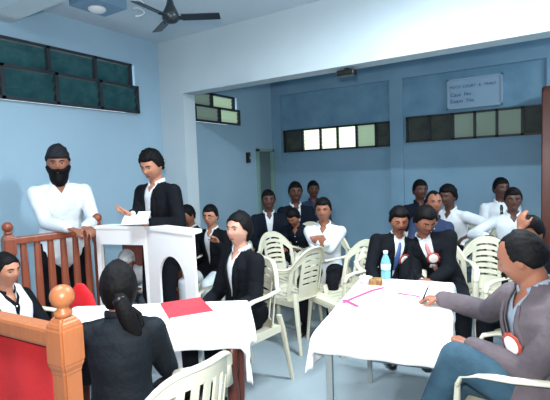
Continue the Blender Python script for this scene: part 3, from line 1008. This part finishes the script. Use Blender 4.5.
    if not female:
        for sg in (-1, 1):
            a_ = cpts[-1 if sg > 0 else 0]
            loft(bm, [a_, a_ - t1*.035*s + rt*sg*.012*s + fw*.004], [(.014*s, .005*s), (.003*s, .003*s)], rt, 6)
    obj('collar', bm, shirt, shm, True)
    if tie:
        bm = bmesh.new()
        hN = .262*s
        pts = [front(0, h, .012*s) for h in (hN, hN-.02*s, hN-.10*s, hN-.18*s, .0)]
        loft(bm, pts, [(.013*s, .009*s), (.017*s, .009*s), (.020*s, .005*s), (.027*s, .005*s), (.034*s, .005*s)], rt, 10)
        obj('tie', bm, tie, T, True)
    if coat:
        bm = bmesh.new()
        torso(bm, .022, 0, 1.06)
        arms_cloth(bm, .014, .93)
        if sit:
            for k in 'LR':
                hpj, kn, ft = legs[k]
                loft(bm, [hpj+V3((0, -.03, .01)), hpj.lerp(kn, .38)+V3((0, 0, .008))], [.102*s, .094*s], V3((1, 0, 0)), 16)
        else:
            loft(bm, [P-V3((0, 0, .17*s)), P+t0*.08*s], [(.192*s*fx, .142*s), (.175*s*fx, .13*s)], V3((1, 0, 0)), 22)
        me = remesh(bm, cv, 4)
        hA = -.20*s + vdeep*s
        hN = .30*s
        wN = .056*s
        b2 = bmesh.new(); b2.from_mesh(me)
        A = Wt + t1*hA
        for sg in (-1, 1):
            edge = (t1*(hN-hA) + rt*sg*wN)
            nrm = edge.cross(fw).normalized()
            bmesh.ops.bisect_plane(b2, geom=b2.verts[:]+b2.edges[:]+b2.faces[:], plane_co=A, plane_no=nrm, dist=1e-5)
        dele = []
        for f in b2.faces:
            c_ = f.calc_center_median() - Wt
            h = c_.dot(t1); x = c_.dot(rt); dd = c_.dot(fw)
            if h > hA and abs(x) < wN*(h-hA)/(hN-hA) and (.02*s < dd < frontd(h)[1]+.045 or (h > .262*s and dd > -.02)): dele.append(f)
        # neck hole
            elif h > .268*s and math.hypot(x, dd) < .074*s: dele.append(f)
        bmesh.ops.delete(b2, geom=dele, context='FACES')
        b2.to_mesh(me); b2.free()
        cm = link('coat', me, coat, T)
        so = cm.modifiers.new('s', 'SOLIDIFY'); so.thickness = .006; so.offset = -1
        for sg in (-1, 1):
            bm = bmesh.new()
            k = 10; inner, outer = [], []
            for i in range(k+1):
                h = hA + (.255*s-hA)*i/k
                xi = wN*(h-hA)/(hN-hA) + .001
                wdt = .006 + (.045*s)*math.sin(PI*min(1, (i/k)*.9+.08))**.8*(1 if i < k*.8 else .75)
                inner.append(bm.verts.new(front(sg*xi, h, .030*s))); outer.append(bm.verts.new(front(sg*(xi+wdt), h, .030*s)))
            for i in range(k): bm.faces.new((inner[i], inner[i+1], outer[i+1], outer[i]))
            bmesh.ops.recalc_face_normals(bm, faces=bm.faces[:])
            bmesh.ops.solidify(bm, geom=bm.faces[:], thickness=.005)
            obj('lapel', bm, coat, cm, True)
        for i in range(2):
            bm = bmesh.new(); ellip(bm, front(.008, hA-.02*s-.09*s*i, .026*s), (.009, .009, .009), None, 1)
            obj('button', bm, BLACKP, cm, True)
    else:
        for i in range(3):
            bm = bmesh.new(); ellip(bm, front(0, (.20-.09*i)*s, .016*s), (.006, .006, .006), None, 1)
            obj('button', bm, PAPER, shm, True)
    # shoes
    for k in 'LR':
        hpj, kn, ft = legs[k]
        bm = bmesh.new()
        loft(bm, [ft+V3((0, -.055, -.045)), ft+V3((0, .05, -.045)), ft+V3((0, .15, -.055)), ft+V3((0, .18, -.06))], [(.036, .040), (.042, .040), (.042, .028), (.03, .02)], V3((1, 0, 0)), 12)
        loft(bm, [ft+V3((0, -.02, -.03)), ft+V3((0, -.01, .02))], [.042, .040], V3((1, 0, 0)), 12)
        for v in bm.verts: v.co.z = max(v.co.z, .002)
        obj('shoe', bm, SHOE, T, True)
    # hair, face
    hm = hairm or HAIRM
    MH = Matrix.Translation(HC) @ HR.to_4x4() @ Matrix.Scale(hs, 4)
    def put(name, bm, m, parent=body):
        bmesh.ops.transform(bm, matrix=MH, verts=bm.verts[:])
        return obj(name, bm, m, parent, True)
    sb = 5 if vox < .009 else 4
    hst = hair
    ho = put('turban' if hst == 'turban' else 'hair', hair_mesh(hst, sb, len(label)), TURB if hst == 'turban' else hm, T)
    if 'beard' in extra: put('beard', hair_mesh('beard', sb), hm, T)
    if 'moustache' in extra:
        bm = bmesh.new()
        for sg in (-1, 1): loft(bm, [V3((sg*.002, .099, -.044)), V3((sg*.015, .095, -.047)), V3((sg*.027, .083, -.054))], [(.005, .006), (.005, .006), (.003, .003)], V3((0, 0, 1)), 8)
        put('moustache', bm, hm, T)
    if 'bun' in extra:
        bm = bmesh.new(); ellip(bm, (0, -.112, -.025), (.042, .034, .040), None, 3); put('hair_bun', bm, hm, ho)
    if 'ponytail' in extra:
        bm = bmesh.new()
        loft(bm, [V3((.0, -.100, -.03)), V3((.012, -.118, -.07)), V3((.03, -.118, -.13)), V3((.055, -.100, -.19)), V3((.065, -.09, -.25)), V3((.055, -.085, -.30))], [(.03, .026), (.036, .026), (.040, .026), (.038, .024), (.028, .02), (.01, .01)], V3((1, 0, 0)), 14)
        loft(bm, [V3((.055, -.085, -.10)), V3((.085, -.08, -.13)), V3((.095, -.08, -.18)), V3((.07, -.09, -.22))], [.012, .013, .012, .008], V3((1, 0, 0)), 8)
        put('ponytail', bm, hm, ho)
        bm = bmesh.new(); loft(bm, [V3((0, -.104, -.045)), V3((.006, -.112, -.058))], [(.034, .030), (.034, .030)], V3((1, 0, 0)), 14, False); put('hair_band', bm, BLACKP, ho)
    for sg in (-1, 1):
        bm = bmesh.new(); ellip(bm, (sg*.031, .0728, .008), (.0125, .0080, .0060), None, 3)
        ey = put('eye', bm, EYEW)
        bm = bmesh.new(); ellip(bm, (sg*.031, .0785, .0075), (.0072, .004, .0060), None, 2); put('iris', bm, EYEB, ey)
        bm = bmesh.new()
        loft(bm, [V3((sg*.014, .094, .026)), V3((sg*.030, .092, .031)), V3((sg*.048, .077, .026))], [(.003, .0035), (.0035, .0045), (.002, .002)], V3((0, 0, 1)), 6)
        put('eyebrow', bm, hm)
    bm = bmesh.new()
    for zz, rr in ((-.0565, .0042), (-.0635, .0052)):
        loft(bm, [V3((-.021, .083, -.060)), V3((0, .0905, zz)), V3((.021, .083, -.060))], [(.002, .002), (.004, rr), (.002, .002)], V3((0, 0, 1)), 8)
    put('mouth', bm, LIP)
    if 'glasses' in extra:
        bm = bmesh.new()
        for sg in (-1, 1):
            ring = [V3((sg*.031+.020*math.cos(R(a)), .092, .008+.016*math.sin(R(a)))) for a in range(0, 361, 30)]
            loft(bm, ring, [.002]*len(ring), V3((0, 1, 0)), 6)
            loft(bm, [V3((sg*.051, .09, .012)), V3((sg*.081, .0, .010))], [.002, .002], V3((0, 0, 1)), 6)
        put('glasses', bm, BLACKP, T)
    if 'bands' in extra:      # white neck bands
        bm = bmesh.new()
        for sg in (-1, 1):
            loft(bm, [front(sg*.004, .27*s, .016), front(sg*.022*s, .15*s, .02)], [(.012, .003), (.022, .003)], rt, 8)
        obj('neck_bands', bm, PAPER, T, True)
    if 'scarf' in extra:
        bm = bmesh.new()
        for sg in (-1, 1):
            pts = [Nk + t1*.03*s - fw*.03 + rt*sg*.03*s, Nk + t1*.005*s + rt*sg*.085*s, front(sg*.07*s, .20*s, .03), front(sg*.06*s, .10*s, .034), front(sg*.05*s, -.05*s, .036)]
            loft(bm, pts, [(.03, .018), (.035, .018), (.045, .012), (.05, .012), (.05, .010)], rt, 12)
        obj('scarf', remesh_bm(bm, .009), WSHIRT, T, True)
    if rosette:
        rx_, rh = rosette
        c_ = front(rx_*s, rh*s, .036)
        nn = (c_ - (Wt+t1*rh*s)).normalized()
        Mr = nn.to_track_quat('Z', 'Y').to_matrix().to_4x4(); Mr.translation = c_+nn*.004
        bm = bmesh.new()
        rings = []
        for r_, z_ in ((.001, .004), (.028, .006), (.052, .004), (.052, 0), (.001, 0)):
            rings.append([bm.verts.new((r_*(1+(.06*math.sin(j*6*PI/12) if r_ > .04 else 0))*math.cos(2*PI*j/36), r_*(1+(.06*math.sin(j*6*PI/12) if r_ > .04 else 0))*math.sin(2*PI*j/36), z_)) for j in range(36)])
        for a_, b_ in zip(rings, rings[1:]):
            for j in range(36): bm.faces.new((a_[j], a_[(j+1) % 36], b_[(j+1) % 36], b_[j]))
        bmesh.ops.transform(bm, matrix=Mr, verts=bm.verts[:])
        ro = obj('rosette', bm, ROSR, T, True)
        bm = bmesh.new(); lathe(bm, [(.037, .005), (.037, .009), (.031, .010)], n=28); bmesh.ops.transform(bm, matrix=Mr, verts=bm.verts[:]); obj('rosette_disc', bm, ROSW, ro, True)
        bm = bmesh.new()
        dn = (V3((0, 0, -1)) - nn*(-nn.z)).normalized(); sdv = nn.cross(dn)
        for sg in (-1, 1):
            loft(bm, [c_+dn*.03, c_+dn*.085+sdv*sg*.018], [(.011, .0015), (.012, .0015)], sdv, 8, False)
        obj('rosette_tail', bm, ROSW, ro, True)
    return T, dict(P=P, Nk=Nk, root=root, Rz=Rz, arms=arms)

def remesh_bm(bm, vox):
    me = remesh(bm, vox, 3)
    b = bmesh.new(); b.from_mesh(me); bpy.data.meshes.remove(me)
    return b

IL = V3((-.84, -.54, 0)); CC = V3((.54, -.84, 0)); IR = -IL; AW = -CC
def fdir(*terms):
    v = V3((0, 0, 0))
    for k, d in terms: v += d*k
    v.normalize(); return (v.x, v.y)
def W(px, py, D):
    p = at(px, py, D); return (p.x, p.y, p.z, 'w')
def seat_for(info, proto, face, label, back=0, side=0):
    """put a chair under a seated person: person's hips over the rear half of the seat"""
    f = V3((face[0], face[1], 0)); c = info['root'] + f*(.06+back) + V3((-f.y, f.x, 0))*side
    return chair(proto, c.x, c.y, face, label)

#SPLIT_PEOPLE
# man in white with turban and beard, standing at the dock
person('standing bearded man in a dark turban and white shirt, hands on the railing', at(57, 148, 3.78), fdir((.75, CC), (.45, IR)), sit=False, lean=6, build=1.08,
       hands={'L': W(86, 226, 3.60), 'R': W(68, 228, 3.52)}, hy=-8, hp=-4, shirt=WSHIRT, trous=DTROUS, skin='mid', hair='turban', extra=('beard', 'moustache'), vox=.008, curl=45,
       palms={'L': (0, 0, -1), 'R': (0, 0, -1)}, hdirs={'L': (.5, -.1, -.2), 'R': (.6, .3, -.2)})
# young man reading
person('standing young man in a black suit reading a paper behind the podium', at(151, 150, 3.78), fdir((.8, CC), (.42, IL)), sit=False, lean=3,
       hands={'R': W(133, 214, 3.50), 'L': W(150, 223, 3.52)}, hy=6, hp=-22, coat=BLACKSUIT, shirt=WSHIRT, skin='tan', hair='wavy', vox=.008, curl=35, vdeep=.05,
       palms={'R': (.2, 0, 1), 'L': (0, .3, 1)}, hdirs={'L': (-.8, -.6, .1), 'R': (-.8, -.5, .15)})
pc_ = at(136, 218, 3.46)
bm = bmesh.new(); Mx = Matrix.Translation(pc_) @ Matrix.Rotation(R(33), 4, 'Z') @ Matrix.Rotation(R(35), 4, 'X') 
box(bm, (0, 0, 0), (.20, .15, .002), Mx)
tag(obj('paper_sheet', bm, PAPER), 'white paper held by the young man behind the podium', 'paper')
# grey-haired person behind the podium opening
gf = fdir((.9, CC), (.3, IR))
_, inf = person('grey haired seated person in white seen bowed through the podium opening', at(126, 252, 3.85), gf, lean=44, hp=-42, shirt=WSHIRT, trous=GTROUS, skin='mid', hair='grey', hairm=HAIRG, vox=.011, seat=.33, scl=.84)
# woman in black from behind
bf = fdir((.75, AW), (.45, IL))
_, inf = person('seated woman in black seen from behind with dark hair in a ponytail', at(117, 262, 1.92), fdir((.85, AW), (.12, IL)), lean=6, hp=-8, hy=12, shirt=CHOLI, trous=CHOLI, skin='mid', hair='woman', female=True, extra=('ponytail',), vox=.007, build=1.04, nl=.8)
c = chair(chairV, -1.29, 1.10, (-.99, .08), 'cream plastic chair with upright slots at the bottom of the photo')
# woman at far left
_, inf = person('seated woman at the far left with white scarf over black', at(5, 255, 2.65), fdir((.9, IR), (.35, CC)), lean=5, hp=-5, coat=None, shirt=BLACKSUIT, trous=BLACKSUIT, skin='tan', hair='woman', female=True, extra=('bun', 'scarf'), vox=.008, seat=.39)
seat_for(inf, chairH, fdir((.9, IR), (.35, CC)), 'cream plastic chair under the woman with the white scarf')
# woman in black coat
df = fdir((.6, IL), (.62, CC))
_, inf = person('seated woman in black coat and white shirt beside the left table', at(238, 212, 3.15), df, lean=2, hp=0, hy=8, coat=BLACKSUIT, shirt=WSHIRT, trous=DTROUS, skin='light', hair='woman', female=True, extra=('bun',), vox=.008, vdeep=.10,
       hands={'R': (.10, .30, .62), 'L': (-.10, .30, .62)})
seat_for(inf, chairH, df, 'cream plastic chair under the woman in the black coat')
# two behind
f_ = fdir((.7, CC), (.6, IL))
_, inf = person('seated young man in dark suit nearest the podium edge, looking down', at(187, 205, 4.8), f_, lean=8, hp=-18, coat=BLACKSUIT, skin='mid', vox=.011)
seat_for(inf, chairH, f_, 'cream plastic chair behind the podium under the young man looking down')
f_ = fdir((.8, CC), (.4, IL))
_, inf = person('seated man with glasses in dark suit and white shirt behind the woman', at(210, 205, 4.55), f_, lean=6, hp=-5, hy=10, coat=BLACKSUIT, skin='tan', vox=.010, extra=('glasses',), vdeep=.08,
       hands={'L': W(218, 243, 4.3)}, poles={'L': (-.3, 0, -1)}, trous=WTROUS)
seat_for(inf, chairH, f_, 'cream plastic chair under the man with glasses')
# rear left group
f_ = fdir((1, CC), (.1, IR))
_, inf = person('dark haired person in dark vest and white collar seated near the door', at(268, 190, 5.5), f_, lean=4, coat=DARKVEST, shirt=WSHIRT, skin='dark', vox=.012, vdeep=.1)
seat_for(inf, chairH, f_, 'cream plastic chair under the person seated near the door')
_, inf = person('seated young man in dark vest over white shirt by the back wall', at(295, 182, 5.95), f_, lean=2, coat=DARKVEST, shirt=WSHIRT, skin='dark', vox=.012, vdeep=.02)
seat_for(inf, chairH, f_, 'cream plastic chair under the man in the dark vest')
_, inf = person('seated young man in navy shirt by the back wall', at(313, 181, 6.9), f_, lean=2, shirt=NAVY, skin='dark', vox=.012)
seat_for(inf, chairH, f_, 'cream plastic chair under the man in the navy shirt')
f_ = fdir((.9, CC), (.5, IL))
_, inf = person('seated bowed person with dark hair and white trousers behind the boy', at(293, 208, 5.1), f_, lean=26, hp=-35, shirt=DARKVEST, trous=WTROUS, skin='mid', hair='wavy', vox=.012)
seat_for(inf, chairH, f_, 'cream plastic chair under the bowed person')
# boy in white
f_ = fdir((.85, CC), (.3, IL))
_, inf = person('seated young man in white shirt with folded arms in the middle', at(323, 198, 4.4), f_, lean=8, hp=-4, hy=4, shirt=WSHIRT, trous=DTROUS, skin='mid', vox=.010, hands={'R': W(327, 243, 4.12), 'L': W(312, 239, 4.10)}, hdirs={'R': (-.6, -.5, 0), 'L': (.6, .4, 0)},
       palms={'L': (0, -1, 0), 'R': (0, -1, 0)})
seat_for(inf, chairH, f_, 'cream plastic chair under the young man with folded arms')
# two suited men
f_ = fdir((1, CC), (.05, IR))
_, inf = person('suited man with blue tie and rosette seated behind the water bottle', at(399, 207, 3.72), f_, lean=12, side=-10, hp=-14, hy=-8, build=1.08, coat=BLACKSUIT, tie=TIEB, skin='mid', hair='wavy', extra=('moustache',), vox=.009, vdeep=.12, rosette=(-.055, .13),
       hands={'R': W(376, 290, 3.5), 'L': W(412, 283, 3.45)})
seat_for(inf, chairH, f_, 'cream plastic chair under the man with the blue tie')
f_ = fdir((1, CC), (.32, IL))
_, inf = person('suited man with pink tie and rosette leaning left behind the table', at(425, 206, 3.62), f_, lean=14, side=17, hp=-26, hy=24, coat=BLACKSUIT, tie=TIEP, skin='mid', hair='wavy', vox=.009, vdeep=.10, rosette=(-.02, .15), build=1.12,
       hands={'R': W(421, 280, 3.42), 'L': W(432, 281, 3.42)})
seat_for(inf, chairH, f_, 'cream plastic chair under the man with the pink tie')
# right rear rows
f_ = fdir((1, CC), (.1, IL))
_, inf = person('seated man with receding hair in navy shirt just behind the suited men', at(434, 191, 4.55), f_, lean=4, side=-9, hp=2, shirt=NAVY, skin='mid', hair='bald', vox=.011)
seat_for(inf, chairH, f_, 'cream plastic chair under the man with receding hair')
f_ = fdir((.6, IL), (.5, CC))
_, inf = person('seated man in short sleeved white shirt leaning left behind the suited men', at(448, 185, 5.1), f_, lean=14, side=0, hp=-8, shirt=WSHIRT, trous=DTROUS, skin='dark', hair='wavy', vox=.011, sleeve='short', hands={'L': W(468, 236, 4.85)}, poles={'L': (-1, 0, -.2)})
seat_for(inf, chairH, f_, 'cream plastic chair under the man in the short sleeved shirt')
f_ = fdir((1, CC), (.1, IR))
_, inf = person('seated man in dark shirt far back against the blue wall pillar', at(420, 180, 5.8), f_, lean=4, shirt=DARKVEST, skin='dark', vox=.012)
seat_for(inf, chairH, f_, 'cream plastic chair under the man by the wall pillar')
f_ = fdir((1, CC), (.35, IL))
_, inf = person('seated young man in dark vest and white sleeves in the last row right', at(501, 178, 5.6), f_, lean=3, coat=None, shirt=WSHIRT, skin='dark', vox=.012, tie=BLACKP, hy=20)
seat_for(inf, chairH, f_, 'cream plastic chair under the young man in the last row right')
_, inf = person('seated man in loose white shirt resting his arm in front of the last row', at(513, 188, 4.6), f_, lean=6, hp=-4, shirt=WSHIRT, skin='dark', vox=.011, hands={'R': W(486, 236, 4.5)}, poles={'R': (1, -.3, -.5)})
seat_for(inf, chairH, f_, 'cream plastic chair under the man in the loose white shirt')
f_ = fdir((.85, IL), (.3, CC))
_, inf = person('dark haired person in black partly hidden behind the writing man, hand on forehead', at(531, 216, 2.95), f_, lean=8, hp=-15, coat=BLACKSUIT, skin='mid', hair='short', vox=.009, hands={'R': W(521, 229, 2.88)}, poles={'R': (0, .6, -1)}, hdirs={'R': (0, 0, 1)}, palms={'R': (0, -1, 0)})
seat_for(inf, chairH, f_, 'cream plastic chair behind the writing man under the person in black')
# writing man
vf = (-.99, -.14)
_, inf = person('balding man in grey brown blazer with large rosette, writing at the table', at(522, 231, 1.88), vf, lean=10, hp=-20, hy=-16, twist=27, hsc=.92, nl=.55, build=1.12, coat=GREYBLAZER, shirt=GSHIRT, trous=JEANS, skin='mid', hair='bald', extra=('moustache',), vox=.006, vdeep=.06,
       hands={'R': W(440, 298, 2.49), 'L': W(470, 345, 1.99)}, rosette=(-.03, .10), palms={'R': (0, .25, -1), 'L': (0, .3, -1)}, hdirs={'R': (-1, 0, -.12), 'L': (-.8, .35, .1)}, curl=58,
       poles={'R': (.6, -.5, -.7), 'L': (-.5, -.6, -.5)}, feet={'L': (-.02, .54, .33), 'R': (.12, .36, .085)})
chair(chairH, -.165, 2.17, (-1, .03), 'cream plastic armchair under the writing man at the right edge')
# pen
p1, p2 = at(423, 299, 2.49), at(429, 285, 2.45)
t = thing('pen', 'black pen held over the paper by the writing man', 'pen', p1)
bm = bmesh.new(); loft(bm, [V3((0, 0, 0)), (p2-p1)*.9], [.0045, .0045], V3((1, 0, 0)), 8); obj('barrel', bm, BLACKP, t, True)
bm = bmesh.new(); loft(bm, [(p2-p1)*.86, (p2-p1)], [.0055, .0055], V3((1, 0, 0)), 8); obj('pen_cap', bm, STEEL, t, True)

# free standing chairs
def back_at(px, py, D, face, label):
    b = at(px, py, D); f = V3((face[0], face[1], 0))
    c = V3((b.x, b.y, 0)) + f*.26
    chair(chairH, c.x, c.y, face, label)
back_at(313, 250, 3.80, fdir((.62, IL), (.68, AW)), 'empty cream plastic chair between the woman in black and the right table')
back_at(272, 235, 4.75, fdir((.5, IR), (.8, CC)), 'empty cream plastic chair behind the woman, in front of the bowed person')
back_at(366, 238, 4.0, fdir((.80, IL), (.45, CC)), 'empty cream plastic chair to the left behind the man with blue tie')
back_at(487, 250, 3.95, fdir((.5, IL), (.8, CC)), 'empty cream plastic chair between the suited men and writing man')

# red covered chair at the left end of the left table
t = thing('red_chair', 'red cloth covered chair at the left end of the table', 'chair', tuple(at(86, 300, 2.95).xy)+(0,), dirang(*fdir((1, AW), (.3, IR))))
bm = bmesh.new()
loft(bm, [V3((0, 0, .45)), V3((0, -.02, .62)), V3((0, -.04, .78)), V3((0, -.045, .84))], [(.13, .025), (.12, .028), (.09, .024), (.04, .015)], V3((1, 0, 0)), 18)
obj('backrest', bm, REDC, t, True)
obj('seat', bx((-.17, -.01, .40), (.17, .32, .46), .02), REDC, t)
for x in (-.14, .14):
    for y in (.02, .29): obj('leg', bx((x-.015, y-.015, 0), (x+.015, y+.015, .41)), DWOOD, t)

# ------------------------------------------------------------------ light
l = bpy.data.lights.new('camera_flash', 'AREA'); l.shape = 'DISK'; l.size = .12; l.energy = 30; l.color = (1, .98, .96)
o = bpy.data.objects.new('camera_flash', l); col.objects.link(o); Mf = M.copy(); Mf.translation = V3((0, 0, CAMH)) + upv*.14 - fwd*.02 - rgt*.03; o.matrix_world = Mf
w = bpy.data.worlds.new('w'); scene.world = w; w.use_nodes = True
w.node_tree.nodes['Background'].inputs['Color'].default_value = (.75, .88, 1, 1)
w.node_tree.nodes['Background'].inputs['Strength'].default_value = 1.0
vs = scene.view_settings
vs.view_transform = 'Standard'; vs.look = 'None'; vs.gamma = 1; vs.use_curve_mapping = False
vs.exposure = 1.5
